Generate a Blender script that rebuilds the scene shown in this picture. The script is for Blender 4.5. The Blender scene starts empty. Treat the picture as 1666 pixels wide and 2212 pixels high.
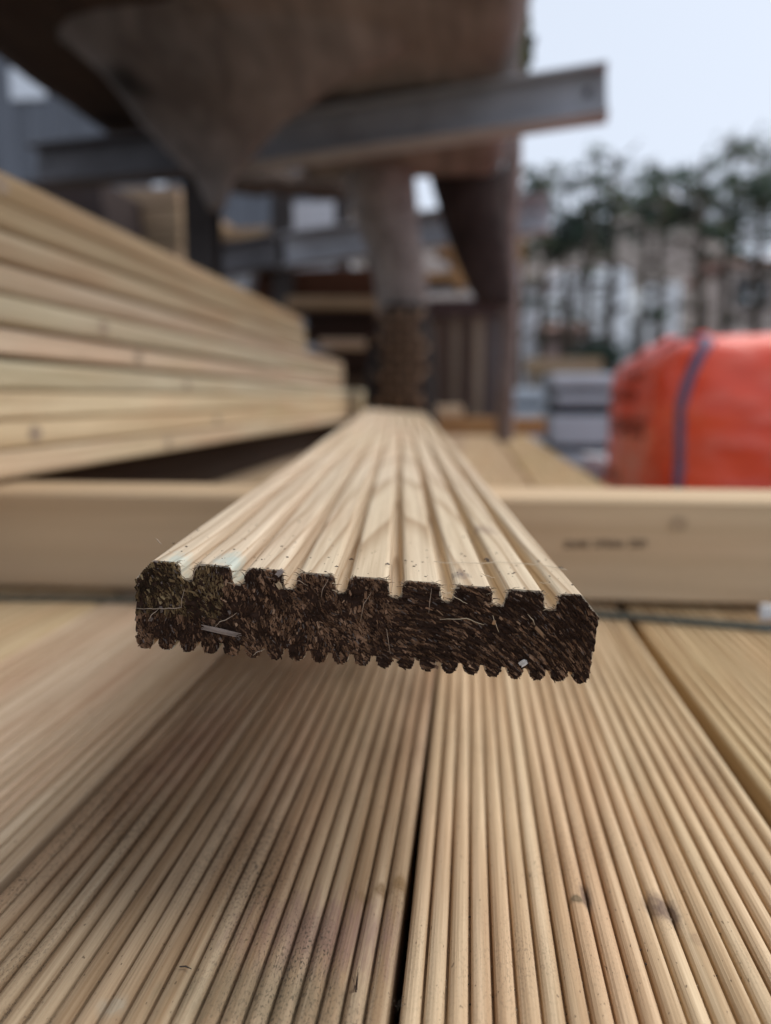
import bpy, math, random
import numpy as np
from mathutils import Vector, Matrix, noise as mn
random.seed(7); rng = np.random.default_rng(11)
R = math.radians
scene = bpy.context.scene
COL = scene.collection

# ------------------------------------------------------------------ camera
F = 1660.0; CX, CY = 833.0, 1106.0            # focal length and centre in units of a 1666 x 2212 frame
CAM_H = 0.172                                  # above the reeded boards (their top is z = 0)
PITCH, YAW = R(8.36), R(6.2)
cam = bpy.data.cameras.new('camera'); camo = bpy.data.objects.new('camera', cam); COL.objects.link(camo)
camo.location = (0, 0, CAM_H); camo.rotation_euler = (math.pi/2 - PITCH, 0, YAW)
cam.sensor_fit = 'VERTICAL'; cam.sensor_height = 36; cam.lens = 27.0
cam.clip_start = 0.01; cam.clip_end = 600
cam.dof.use_dof = True; cam.dof.focus_distance = 0.240; cam.dof.aperture_fstop = 4.9
scene.camera = camo
RM = camo.rotation_euler.to_matrix()
RT, UP, FW = RM @ Vector((1,0,0)), RM @ Vector((0,1,0)), RM @ Vector((0,0,-1))
C0 = Vector((0,0,CAM_H))
def ray(x, y): return FW + RT*((x-CX)/F) + UP*((CY-y)/F)
def at(x, y, z): return C0 + ray(x, y)*z
def on_plane(x, y, Z):
    r = ray(x, y); return C0 + r*((Z-CAM_H)/r.z)
GROUND = -0.45

# ------------------------------------------------------------------ helpers
def tag(o, label=None, cat=None, group=None, kind=None):
    if label: o['label'] = label
    if cat: o['category'] = cat
    if group: o['group'] = group
    if kind or cat: o['kind'] = kind or 'thing'
    return o
def empty(name, loc=(0,0,0), label=None, cat=None, group=None):
    o = bpy.data.objects.new(name, None); COL.objects.link(o); o.location = loc
    o.empty_display_size = 0.05
    return tag(o, label, cat, group)
class MB:
    def __init__(s): s.v = []; s.f = []; s.c = []
    def add(s, vs, fs, col=None):
        n = len(s.v); s.v += [tuple(v) for v in vs]; s.f += [tuple(i+n for i in f) for f in fs]
        if col is not None: s.c += [col]*len(vs)
    def box(s, c, d, rot=None, col=None, jit=0.0, bev=0.0):
        hx, hy, hz = d[0]/2, d[1]/2, d[2]/2
        if bev <= 0:
            vs = [Vector((x*hx, y*hy, z*hz)) for x in (-1,1) for y in (-1,1) for z in (-1,1)]
            fs = [(0,1,3,2),(4,6,7,5),(0,4,5,1),(2,3,7,6),(0,2,6,4),(1,5,7,3)]
        else:                                      # chamfered box: 24 vertices
            b = min(bev, hx*.9, hy*.9, hz*.9); vs = []; idx = {}
            for x in (-1,1):
                for y in (-1,1):
                    for z in (-1,1):
                        for a in range(3):
                            p = [x*hx, y*hy, z*hz]
                            for k in range(3):
                                if k != a: p[k] -= (b if p[k] > 0 else -b)
                            idx[(x,y,z,a)] = len(vs); vs.append(Vector(p))
            fs = []
            for a in range(3):
                o1, o2 = [k for k in range(3) if k != a]
                for sg in (-1,1):
                    q = []
                    for (p1,p2) in ((-1,-1),(1,-1),(1,1),(-1,1)):
                        k = [0,0,0]; k[a] = sg; k[o1] = p1; k[o2] = p2; q.append(idx[(*k,a)])
                    fs.append(tuple(q))
            for a in range(3):                     # edges along axis a
                o1, o2 = [k for k in range(3) if k != a]
                for p1 in (-1,1):
                    for p2 in (-1,1):
                        def key(e, w):
                            k = [0,0,0]; k[a] = e; k[o1] = p1; k[o2] = p2; return idx[(*k, w)]
                        fs.append((key(-1,o1), key(1,o1), key(1,o2), key(-1,o2)))
            for x in (-1,1):
                for y in (-1,1):
                    for z in (-1,1): fs.append((idx[(x,y,z,0)], idx[(x,y,z,1)], idx[(x,y,z,2)]))
        M = rot if rot is not None else Matrix.Identity(3)
        c = Vector(c)
        s.add([c + M @ v + Vector((random.uniform(-jit,jit) for _ in range(3))) for v in vs], fs, col)
    def tube(s, pts, rad, n=8, col=None, cap=True):
        pts = [Vector(p) for p in pts]; m = len(pts)
        if not hasattr(rad, '__len__'): rad = [rad]*m
        ring = []; ref = Vector((0.31,0.52,0.79))
        for i, p in enumerate(pts):
            t = (pts[min(i+1,m-1)] - pts[max(i-1,0)]).normalized()
            u = t.cross(ref); u = u.normalized() if u.length > 1e-4 else t.orthogonal().normalized()
            w = t.cross(u)
            ring += [p + (u*math.cos(k*2*math.pi/n) + w*math.sin(k*2*math.pi/n))*rad[i] for k in range(n)]
        fs = [(i*n+k, i*n+(k+1)%n, (i+1)*n+(k+1)%n, (i+1)*n+k) for i in range(m-1) for k in range(n)]
        if cap: fs += [tuple(range(n-1,-1,-1)), tuple((m-1)*n+k for k in range(n))]
        s.add(ring, fs, col)
    def build(s, name, mat, parent=None, smooth=False, loc=None, local_to=None):
        me = bpy.data.meshes.new(name)
        v = s.v
        if local_to is not None: v = [tuple(Vector(p) - Vector(local_to)) for p in v]
        me.from_pydata(v, [], s.f); me.update()
        if s.c and len(s.c) == len(s.v):
            a = me.color_attributes.new('tint', 'FLOAT_COLOR', 'POINT')
            a.data.foreach_set('color', np.array([(*c[:3],1.0) for c in s.c], dtype=np.float32).ravel())
        if smooth: me.polygons.foreach_set('use_smooth', [True]*len(me.polygons))
        import bmesh
        bm = bmesh.new(); bm.from_mesh(me); bmesh.ops.recalc_face_normals(bm, faces=bm.faces); bm.to_mesh(me); bm.free()
        me.materials.append(mat)
        o = bpy.data.objects.new(name, me); COL.objects.link(o)
        if parent is not None: o.parent = parent
        if local_to is not None and parent is None: o.location = local_to
        if loc is not None: o.location = loc
        return o
def dup(o, parent=None):
    c = o.copy(); COL.objects.link(c)
    if parent: c.parent = parent
    for ch in list(o.children): dup(ch, c)
    return c

# ------------------------------------------------------------------ materials
class NT:
    def __init__(s, name):
        s.m = bpy.data.materials.new(name); s.m.use_nodes = True
        s.t = s.m.node_tree; s.bsdf = s.t.nodes['Principled BSDF']
    def n(s, typ, **kw):
        nd = s.t.nodes.new(typ)
        for k, v in kw.items(): setattr(nd, k, v)
        return nd
    def lk(s, a, b): s.t.links.new(a, b)
    def val(s, sock, v):
        if hasattr(v, 'is_linked') or hasattr(v, 'links'): s.lk(v, sock)
        else: sock.default_value = v
    def math(s, op, a, b=0.0, c=0.0, clamp=False):
        nd = s.n('ShaderNodeMath', operation=op, use_clamp=clamp)
        for i, v in enumerate((a, b, c)): s.val(nd.inputs[i], v)
        return nd.outputs[0]
    def vec(s, op, a, b=(0,0,0)):
        nd = s.n('ShaderNodeVectorMath', operation=op); s.val(nd.inputs[0], a); s.val(nd.inputs[1], b)
        return nd.outputs[1] if op == 'LENGTH' else nd.outputs[0]
    def noise(s, v, scale=1.0, detail=3.0, rough=0.55, dist=0.0):
        nd = s.n('ShaderNodeTexNoise'); s.lk(v, nd.inputs['Vector'])
        nd.inputs['Scale'].default_value = scale; nd.inputs['Detail'].default_value = detail
        nd.inputs['Roughness'].default_value = rough; nd.inputs['Distortion'].default_value = dist
        return nd.outputs['Fac']
    def mr(s, v, a, b, c=0.0, d=1.0, smooth=False):
        nd = s.n('ShaderNodeMapRange'); nd.interpolation_type = 'SMOOTHSTEP' if smooth else 'LINEAR'
        s.val(nd.inputs['Value'], v)
        for k, x in zip(('From Min','From Max','To Min','To Max'), (a,b,c,d)): nd.inputs[k].default_value = x
        return nd.outputs['Result']
    def mix(s, fac, a, b, mode='MIX'):
        nd = s.n('ShaderNodeMix', data_type='RGBA', blend_type=mode)
        s.val(nd.inputs['Factor'], fac)
        for sock, v in ((nd.inputs[6], a), (nd.inputs[7], b)):
            s.val(sock, v if not isinstance(v, tuple) else (*v[:3], 1.0))
        return nd.outputs[2]
    def bump(s, h, strength=0.3, dist=0.001):
        nd = s.n('ShaderNodeBump'); nd.inputs['Strength'].default_value = strength
        nd.inputs['Distance'].default_value = dist; s.lk(h, nd.inputs['Height'])
        s.lk(nd.outputs[0], s.bsdf.inputs['Normal'])
    def out(s, col, rough=0.8, spec=0.3):
        s.val(s.bsdf.inputs['Base Color'], col if not isinstance(col, tuple) else (*col[:3],1.0))
        s.val(s.bsdf.inputs['Roughness'], rough); s.bsdf.inputs['Specular IOR Level'].default_value = spec
        return s.m
def wood(name, knots=(), rings=None, mould=0.0, stains=(), fine=1.0, var=1.0, color=None, bump=0.35):
    """sawn softwood with its grain along the object's own y axis; base colour from the object's colour"""
    w = NT(name)
    tc = w.n('ShaderNodeTexCoord').outputs['Object']; oi = w.n('ShaderNodeObjectInfo')
    base = oi.outputs['Color'] if color is None else w.n('ShaderNodeRGB').outputs[0]
    if color is not None: base.node.outputs[0].default_value = (*color,1)
    off = w.n('ShaderNodeCombineXYZ'); r = w.math('MULTIPLY', oi.outputs['Random'], 37.0)
    w.lk(r, off.inputs[0]); w.lk(r, off.inputs[1])
    p = w.vec('ADD', tc, off.outputs[0])
    g1 = w.noise(w.vec('MULTIPLY', p, (1100*fine, 22*fine, 1100*fine)), 1, 3, .6)
    g2 = w.noise(w.vec('MULTIPLY', p, (170*fine, 3.2*fine, 170*fine)), 1, 3, .55, .4)
    g3 = w.noise(w.vec('MULTIPLY', p, (26, 4.0, 26)), 1, 2, .5)
    g4 = w.noise(w.vec('MULTIPLY', p, (9, 2.2, 9)), 1, 2, .5)
    c = w.mix(w.mr(g1, .3, .7, .0, .30*var), base, (.30,.20,.11), 'MULTIPLY')
    c = w.mix(w.mr(g2, .38, .66, 0, .52*var), c, (.42,.30,.19), 'MULTIPLY')
    c = w.mix(w.mr(g3, .45, .75, 0, .45*var), c, (.95,.74,.66), 'MULTIPLY')     # pinkish heartwood streaks
    c = w.mix(w.mr(g4, .48, .72, 0, .40*var), c, (.88,.87,.70), 'MULTIPLY')     # greenish treated sapwood
    h = w.math('ADD', w.math('MULTIPLY', g1, .7), w.math('MULTIPLY', g2, .5))
    sep = w.n('ShaderNodeSeparateXYZ'); w.lk(tc, sep.inputs[0])
    X, Y, Z = sep.outputs
    if rings:
        x0, z0, slope, per, amt = rings
        nz = w.noise(w.vec('MULTIPLY', tc, (30, 5, 30)), 1, 2, .5)
        nx = w.math('MULTIPLY', w.math('SUBTRACT', nz, .5), .013)
        dx = w.math('ADD', w.math('SUBTRACT', X, x0), nx)
        dz = w.math('ADD', w.math('SUBTRACT', Z, z0), w.math('MULTIPLY', Y, slope))
        rr = w.math('SQRT', w.math('ADD', w.math('MULTIPLY', dx, dx), w.math('MULTIPLY', dz, dz)))
        fr = w.math('FRACT', w.math('DIVIDE', rr, per))
        ln = w.math('MULTIPLY', w.mr(fr, .62, .95, 0, 1, True), w.mr(fr, .93, 1.0, 1, 0))
        c = w.mix(w.math('MULTIPLY', ln, amt), c, (.48,.36,.27), 'MULTIPLY')
    for (kx, ky, rx, ry, dark, col) in knots:
        nn = w.noise(w.vec('MULTIPLY', tc, (260, 130, 260)), 1, 3, .6)
        ax = w.math('DIVIDE', w.math('SUBTRACT', X, kx), rx); ay = w.math('DIVIDE', w.math('SUBTRACT', Y, ky), ry)
        d = w.math('SQRT', w.math('ADD', w.math('MULTIPLY', ax, ax), w.math('MULTIPLY', ay, ay)))
        d = w.math('ADD', d, w.math('MULTIPLY', w.math('SUBTRACT', nn, .5), .9))
        k = w.math('MULTIPLY', w.mr(d, .35, 1.1, 1, 0, True), dark)
        ring = w.mr(w.math('SINE', w.math('MULTIPLY', d, 15.0)), -.2, 1, .75, 1)
        c = w.mix(w.math('MULTIPLY', k, ring), c, col)
    for (kx, ky, rx, ry, dark, col) in stains:
        nn = w.noise(w.vec('MULTIPLY', tc, (420, 90, 420)), 1, 3, .6)
        ax = w.math('DIVIDE', w.math('SUBTRACT', X, kx), rx); ay = w.math('DIVIDE', w.math('SUBTRACT', Y, ky), ry)
        d = w.math('SQRT', w.math('ADD', w.math('MULTIPLY', ax, ax), w.math('MULTIPLY', ay, ay)))
        k = w.math('MULTIPLY', w.mr(w.math('ADD', d, w.math('MULTIPLY', w.math('SUBTRACT', nn, .5), 2.2)), .3, 1.2, 1, 0), dark)
        c = w.mix(k, c, col)
    if mould > 0:
        sp = w.noise(w.vec('MULTIPLY', tc, (1500, 700, 1500)), 1, 2, .6)
        ms = w.noise(w.vec('MULTIPLY', p, (22, 10, 22)), 1, 3, .6)
        k = w.math('MULTIPLY', w.mr(sp, .52, .66, 0, 1), w.mr(ms, .46, .66, 0, mould))
        c = w.mix(k, c, (.055,.045,.035))
        c = w.mix(w.mr(ms, .5, .75, 0, .35*mould), c, (.55,.50,.46), 'MULTIPLY')
    spk = w.noise(w.vec('MULTIPLY', tc, (900, 330, 900)), 1, 1, .5)
    c = w.mix(w.mr(spk, .735, .76, 0, .7), c, (.10,.065,.04))
    w.bump(h, bump, .0006)
    return w.out(c, .85, .12)
def plain(name, col, rough=.7, var=.35, scale=8.0, spec=.3, metal=0.0, bump=0.0, stretch=(1,1,1), coord='Object', col2=None):
    w = NT(name); tc = w.n('ShaderNodeTexCoord').outputs[coord]
    n1 = w.noise(w.vec('MULTIPLY', tc, stretch), scale, 5, .62)
    c = w.mix(w.mr(n1, .35, .68, 0, 1 if col2 else var), col, col2 if col2 else (.35,.33,.30), 'MIX' if col2 else 'MULTIPLY')
    w.bsdf.inputs['Metallic'].default_value = metal
    if bump: w.bump(n1, bump, .004)
    return w.out(c, w.mr(n1, .3, .7, max(rough-.1,0), min(rough+.1,1)), spec)
def tinted(name, rough=.85, spec=.2, mult=(1,1,1), nscale=900.0, amt=.5):
    w = NT(name); a = w.n('ShaderNodeAttribute', attribute_name='tint').outputs['Color']
    tc = w.n('ShaderNodeTexCoord').outputs['Object']
    n1 = w.noise(tc, nscale, 3, .6)
    c = w.mix(w.mr(n1, .35, .7, 0, amt), a, (.35,.32,.30), 'MULTIPLY')
    return w.out(c, rough, spec)

M_HERO = wood('grooved_pine', rings=(0.012, -.040, 0.024, .0036, .62), var=.65, fine=1.0,
    stains=[(-.061,.004,.004,.010,.38,(.40,.62,.62)), (-.045,.009,.005,.014,.42,(.36,.60,.62)), (.030,.014,.003,.006,.8,(.16,.13,.12)),
            (.047,.10,.005,.012,.55,(.25,.17,.14))], bump=.25)
M_WOOD = wood('sawn_pine', bump=.3)
M_PACK = wood('planed_pine', fine=.5, var=.9, knots=[])
def pinecol(r, g, b, j=.05):
    k = 1 + random.uniform(-j, j); return (r*k, g*k*(1+random.uniform(-.02,.02)), b*k*(1+random.uniform(-.04,.04)), 1)

# ------------------------------------------------------------------ board profiles
W, T = .145, .029
def arc_pts(cx, cz, r, a0, a1, n): return [(cx + r*math.cos(a0+(a1-a0)*i/n), cz + r*math.sin(a0+(a1-a0)*i/n)) for i in range(n+1)]
def reeds(z_valley, depth, up, n=21, w=W, fr=.452, ex=.62):
    """rounded reeds across the face, left to right"""
    pitch = w/n; out = []
    for k in range(n):
        x0 = -w/2 + k*pitch; cx = x0 + pitch/2; rx = pitch*fr
        for i in range(9):
            a = math.pi - math.pi*i/8
            e = max(math.sin(a),0)**ex*depth
            out.append((cx + rx*math.cos(a), z_valley + (e if up else -e)))
    return out
def prof_hero():
    p = [(-W/2, T-.0062), (-W/2+.0045, T-.0006), (-W/2+.0055, T)]
    for k in range(1, 9):
        c = -W/2 + W*k/9 + (.0006 if k > 4 else -.0002); hw, hb, d, r = .0021, .0016, .0057, .0021
        arc = [(r*math.sin(a*math.pi/8), r*(1-math.cos(a*math.pi/8))) for a in range(5)]
        p += [(c-hw-r+ax, T-az) for ax, az in arc] + [(c-hb-.0001, T-d+.0010), (c-hb+.0003, T-d+.0003), (c-hb+.0009, T-d), (c+hb-.0009, T-d), (c+hb-.0003, T-d+.0003), (c+hb+.0001, T-d+.0010)] + [(c+hw+r-ax, T-az) for ax, az in reversed(arc)]
    p += [(W/2-.0068, T), (W/2-.0058, T-.0006), (W/2, T-.0068)]
    return p + list(reversed(reeds(.0037, .0037, False, fr=.405, ex=.75)))
def prof_reeded(t=.028):
    top = reeds(-.0041, .0041, True, fr=.456, ex=.60)
    return [(-W/2+.0005, -t+.002), (-W/2+.0002,-.0052)] + top + [(W/2-.0002, -.0052), (W/2-.0005, -t+.002), (W/2-.002, -t), (-W/2+.002, -t)]
def prof_smooth(t=.028, w=W, r=.0035):
    return [(-w/2, -r), (-w/2+r*.3, -r*.3), (-w/2+r, 0), (w/2-r, 0), (w/2-r*.3, -r*.3), (w/2, -r), (w/2, -t+r), (w/2-r*.3, -t+r*.3), (w/2-r, -t), (-w/2+r, -t), (-w/2+r*.3, -t+r*.3), (-w/2, -t+r)]
def extrude(prof, ys, wob=0.0, seed=0.0):
    n = len(prof); v = []; f = []
    for y in ys:
        for (x, z) in prof:
            dx = wob*mn.noise(Vector((seed, y*6, x*40))); dz = wob*.6*mn.noise(Vector((seed+9, y*9, x*160)))
            v.append((x+dx, y, z+dz))
    for i in range(len(ys)-1):
        for k in range(n):
            k2 = (k+1) % n; f.append((i*n+k, i*n+k2, (i+1)*n+k2, (i+1)*n+k))
    f += [tuple(range(n)), tuple((len(ys)-1)*n+k for k in range(n-1,-1,-1))]
    return v, f
def board_obj(name, prof, ys, mat, parent=None, wob=0, seed=0.0):
    m = MB(); v, f = extrude(prof, ys, wob, seed); m.add(v, f)
    return m.build(name, mat, parent)

# ------------------------------------------------------------------ the board in the middle
zf = .2436
BL, BR = at(288,1400,zf), at(1276,1478,zf)
ydir = (FW + RT*((866-CX)/F) + UP*((CY-833)/F)).normalized()
xdir = (BR-BL); xdir = (xdir - ydir*xdir.dot(ydir)).normalized()
zdir = xdir.cross(ydir)
hero_M = Matrix.Identity(4)
for i in range(3):
    hero_M[i][0], hero_M[i][1], hero_M[i][2] = xdir[i], ydir[i], zdir[i]
    hero_M[i][3] = ((BL+BR)/2)[i]
L_HERO = 1.62
PH = prof_hero()
hero = board_obj('decking_board', PH, [0.0002, .01, .03]+[.06*i for i in range(1,28)], M_HERO, None, .0005, 3.0)
hero.matrix_world = hero_M; hero.color = (.78,.655,.495,1)
tag(hero, 'long grooved decking board jutting towards us over the bearer, its sawn end rough and dark', 'decking board')

# its sawn end: rough ridged base and thousands of torn fibres
PP = np.array(PH)
def inside(px, pz):
    n = len(PP); res = np.zeros(px.shape, bool); j = n-1
    for i in range(n):
        xi, zi = PP[i]; xj, zj = PP[j]
        c = ((zi > pz) != (zj > pz)) & (px < (xj-xi)*(pz-zi)/(zj-zi+1e-12)+xi); res ^= c; j = i
    return res
def fdir(x, z):
    """direction of the torn fibres on the sawn end"""
    t = np.clip((x+.02)/.09, 0, 1)
    right = -np.radians(4 + 48*t)                              # following the growth rings on the right half
    left = np.radians(-66 + 22*np.sin(x*160+z*220))
    k = 1/(1+np.exp(-(x-.006)/.004))
    return left*(1-k) + right*k
def fnoise(x, z, s, seed=0.0):
    return np.array([mn.noise(Vector((a*s, b*s, seed))) for a, b in zip(np.ravel(x), np.ravel(z))]).reshape(np.shape(x))
eg = MB()
st = .0006; gx = np.arange(-W/2, W/2+st, st); gz = np.arange(-.0002, T+st, st)
GX, GZ = np.meshgrid(gx, gz, indexing='ij'); ins = inside(GX, GZ)
rr = np.sqrt((GX-.012)**2 + (GZ+.040)**2)
kr = 1/(1+np.exp(-(GX-.004)/.004))
H = -.0009 + .0006*fnoise(GX, GZ, 900) + .0009*fnoise(GX, GZ, 330, 5.) + .0011*kr*np.sin(rr/.0019*2*np.pi)*.5
idx = -np.ones(GX.shape, int); vs = []
for i in range(GX.shape[0]):
    for j in range(GX.shape[1]):
        if ins[i, j]:
            idx[i, j] = len(vs); vs.append((GX[i,j], H[i,j], GZ[i,j]))
fs = [(idx[i,j], idx[i+1,j], idx[i+1,j+1], idx[i,j+1]) for i in range(GX.shape[0]-1) for j in range(GX.shape[1]-1)
      if min(idx[i,j], idx[i+1,j], idx[i+1,j+1], idx[i,j+1]) >= 0]
eg.add(vs, fs); eg.c = [tuple(np.array((.040,.022,.015))*(1+.5*mn.noise(Vector((v[0]*500, v[2]*500, 2))))) for v in vs]
N = 21000
fx = rng.uniform(-W/2, W/2, N*2); fz = rng.uniform(0, T, N*2); ok = inside(fx, fz); fx = fx[ok][:N]; fz = fz[ok][:N]; N = len(fx)
big = fnoise(fx, fz, 160, 8.0); zone = fnoise(fx, fz, 55, 20.)
ang = fdir(fx, fz) + rng.normal(0, 1, N)*(.34-.20/(1+np.exp(-(fx-.010)/.006)))
kk = 1/(1+np.exp(-(fx-.008)/.006))
u = rng.random(N)
chips = (u > .965) & (big > -.3)
ln = np.where(chips, rng.uniform(.0011,.0024,N), rng.uniform(.0006,.0017,N))*(1+.2*kk)
wd = np.where(chips, rng.uniform(.0004,.0011,N), rng.uniform(.00016,.00042,N))*(1-.2*kk)
th = rng.uniform(.0002,.0006,N)
lift = -rng.uniform(.0001,.0014,N) - .0011*np.maximum(fnoise(fx, fz, 330, 5.)*-1, 0)
yaw = rng.normal(0,.35,N)
pal = np.array([(.042,.023,.015),(.094,.052,.031),(.17,.096,.056),(.23,.135,.082),(.31,.19,.12),(.36,.23,.145),(.46,.32,.21)])
th_ = np.arctan2(fx-.012, fz+.040); rr_ = np.hypot(fx-.012, fz+.040)
cl, sl_ = np.cos(np.radians(-64)), np.sin(np.radians(-64))
al, ac = fx*cl+fz*sl_, -fx*sl_+fz*cl
f_r = np.array([mn.noise(Vector((a*950, b*9, 1.))) + .6*mn.noise(Vector((a*420, b*22, 5.))) for a, b in zip(rr_, th_)])
f_l = np.array([mn.noise(Vector((a*300, b*620, 2.))) + .7*mn.noise(Vector((a*110, b*160, 7.))) for a, b in zip(al, ac)])
field = f_l*(1-kk) + f_r*kk
hx_, hz_ = np.cos(ang)*ln*.5, np.sin(ang)*ln*.5
tips_in = inside(fx+hx_, fz+hz_) & inside(fx-hx_, fz-hz_)
keep = tips_in | (rng.random(N) < .04)
keep &= ~((kk > .5) & (np.sin(np.hypot(fx-.012, fz+.040)/.0019*2*np.pi) < -.45) & (rng.random(N) < .6))
keep &= ~((big < -.38) & (rng.random(N) < .75))
for i in range(N):
    if not keep[i]: continue
    v = rng.random()
    e = min(T-fz[i], fx[i]+W/2, W/2-fx[i])
    if chips[i]: ci = 3 + int(v*v*2.9)
    else: ci = int(np.clip(1.75 + 3.6*field[i] + 1.3*zone[i] + 1.1*big[i] - 1.1*kk[i]*(np.sin(rr_[i]/.0019*2*np.pi) < -.1) + rng.normal(0,.4), 0, 4.3))
    col = pal[ci]*(1+rng.uniform(-.25,.25))
    if fx[i] < -.045 and fz[i] > .012: col = col*np.array((.85,1.0,.85))
    if rng.random() < .05: col = np.array((.10,.08,.07))*(1+v)
    a, b = Vector((math.cos(ang[i]), yaw[i]*.5, math.sin(ang[i]))), Vector((-math.sin(ang[i]), rng.normal(0,.4), math.cos(ang[i])))
    c = Vector((fx[i], lift[i], fz[i])); l, w_ = ln[i]/2, wd[i]/2; d = Vector((0, th[i]+.0004, 0))
    w2 = w_*random.uniform(.45,1.0); sk = a*random.uniform(-.3,.3)*w_
    q = [c-a*l-b*w_+sk, c+a*l-b*w2-sk, c+a*l*random.uniform(.7,1.0)+b*w2, c-a*l*random.uniform(.8,1.0)+b*w_-sk]
    eg.add(q + [p+d for p in q], [(0,1,2,3)] + [(k,(k+1)%4,4+(k+1)%4,4+k) for k in range(4)], tuple(col))
M_END = tinted('torn_end_grain', .9, .12, nscale=1500, amt=.45)
eg.build('sawn_end', M_END, hero)
tag(bpy.data.objects['sawn_end'], 'dark brown rough end grain full of torn fibres')
# frayed pale fibres along the top edge of the cut
M_FIB = tinted('pale_fibre', .7, .3, nscale=700, amt=.3)
ff = MB()
for k in range(300):
    i = random.randrange(3, 130); x1, z1 = PH[i]; x2, z2 = PH[i+1]; t = random.random()
    x, z = x1+(x2-x1)*t, z1+(z2-z1)*t
    p = Vector((x, random.uniform(-.0010,.0006), z+random.uniform(-.0002,.0004))); a = random.uniform(-1,1); l = random.uniform(.0006,.0024)
    d = Vector((math.cos(a*1.4)*random.choice((-1,1)), random.uniform(-.7,.1), random.uniform(-.15,.45))).normalized()
    cc = random.choice(((.58,.47,.33),(.45,.35,.24),(.20,.14,.09),(.10,.065,.04)))
    ff.tube([p, p+d*l*.5+Vector((0,0,.0002)), p+d*l], [.00013,.00011,.00004], 4, cc)
ff.build('frayed_fibres', M_FIB, hero)['kind'] = 'stuff'
def hp(x, y, y0=0.0):      # point on the sawn end seen at frame position (x, y), in the board's own frame
    inv = hero_M.inverted(); o = inv @ C0; d = inv.to_3x3() @ ray(x, y); t = (y0 - o.y)/d.y; return o + d*t
def hair(name, pts, r, col, y0=-.0015):
    q = [hp(x, y, y0 + dy) for (x, y, dy) in pts]
    m = MB(); 
    dense = []
    for i in range(len(q)-1):
        for k in range(4):
            t = k/4; dense.append(q[i].lerp(q[i+1], t) + Vector((0,0,.00012*math.sin((i*4+k)*1.7))))
    dense.append(q[-1]); n = len(dense)
    m.tube(dense, [r*(1-.5*abs(2*k/(n-1)-1)) for k in range(n)], 5, col)
    return m.build(name, M_FIB, hero)
s = 1666/1928
def px(cx, cy, x0, y0, w): k = w/1666; return ((x0+cx*k)*s, (y0+cy*k)*s)
def hairs(lst, x0, y0, w, r, col):
    for pts in lst: hair('loose_fibre', [(*px(a, b, x0, y0, w), -.0008*(i % 2)) for i, (a, b) in enumerate(pts)], r, col)
hairs([[(50,795),(200,800),(320,798),(420,797),(555,790),(560,700),(590,590)], [(210,930),(240,870),(320,800)], [(905,990),(950,940),(1050,900),(1135,840)],
       [(665,520),(690,410),(770,300)], [(285,65),(350,125)], [(1300,1290),(1330,1260),(1430,1215)]], 320, 1330, 400, .00014, (.42,.33,.25))
hairs([[(120,290),(200,300),(290,350)], [(430,470),(440,400),(505,280)], [(840,720),(870,550),(950,420)], [(1110,800),(1125,900),(1150,1060)],
       [(1550,640),(1560,520),(1580,380)], [(1265,400),(1262,330),(1285,280)], [(1160,440),(1170,330),(1165,130)]], 700, 1380, 400, .00011, (.40,.30,.22))
hairs([[(0,350),(90,390),(180,450),(260,490)], [(0,640),(250,630),(420,690)], [(390,205),(440,225),(520,245)], [(830,590),(880,640),(905,700)], [(500,600),(520,660),(560,760)], [(940,290),(1000,297),(1050,290)]], 1100, 1380, 440, .00013, (.62,.50,.34))
# the grey splinter, a pale chip and a white tuft stuck to the end
def sliver(name, p1, p2, wid, col, y0=-.0022, frame=(320,1330,400)):
    a, b = hp(*px(*p1, *frame), y0), hp(*px(*p2, *frame), y0-.0004); m = MB(); d = (b-a); n = Vector((0,1,0)).cross(d).normalized()
    for k in range(6):
        o = n*wid*(k/5-.5); t0, t1 = random.uniform(0,.16), random.uniform(.82,1)
        m.tube([a+d*t0+o, a+d*.5+o+Vector((0,random.uniform(-.0003,.0002),0)), a+d*t1+o], [wid*.10,wid*.17,wid*.06], 5, tuple(np.array(col)*(1+random.uniform(-.25,.25))))
    return m.build(name, M_FIB, hero)
sliver('splinter', (745,985), (1210,1090), .0013, (.26,.21,.18))
sliver('wood_chip', (1545,460), (1620,385), .0012, (.45,.40,.38))
sliver('wood_chip', (1550,520), (1600,600), .0012, (.42,.31,.19))
sliver('white_tuft', (755,1075), (830,1025), .0016, (.62,.60,.57), -.002, (1100,1380,440))
sliver('wood_chip', (895,700), (1000,815), .0009, (.30,.18,.10), -.002, (1100,1380,440))
sliver('wood_chip', (505,690), (520,645), .0008, (.42,.26,.14), -.002, (1100,1380,440))
# long spider-thin fibre lying across the grooves, plus specks of dirt on top
def top_pt(x, y): 
    inv = hero_M.inverted(); o = inv @ C0; d = inv.to_3x3() @ ray(x, y); t = (T+.0003-o.z)/d.z; return o + d*t
m = MB(); q = [top_pt(*px(a, b, 1100,1380,440)) + Vector((0,0,.0004)) for a, b in ((-60,100),(60,115),(220,110),(400,120),(520,105),(760,118),(950,135),(1100,158),(1200,180))]
m.tube(q, .00013, 5, (.62,.52,.38)); m.build('loose_fibre', M_FIB, hero)
m = MB()
for k in range(60):
    kk_ = random.randrange(9); x = -W/2 + W*(kk_+.5)/9 + random.uniform(-.0045,.0045); y = abs(random.gauss(0,.035))+.001; sz = random.uniform(.0001,.00028)
    m.box((x, y, T+sz*.3), (sz*2, sz*3, sz), Matrix.Rotation(random.uniform(0,3),3,'Z'), (.05,.035,.025))
m.build('dirt_specks', M_FIB, hero)['kind'] = 'stuff'
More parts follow.
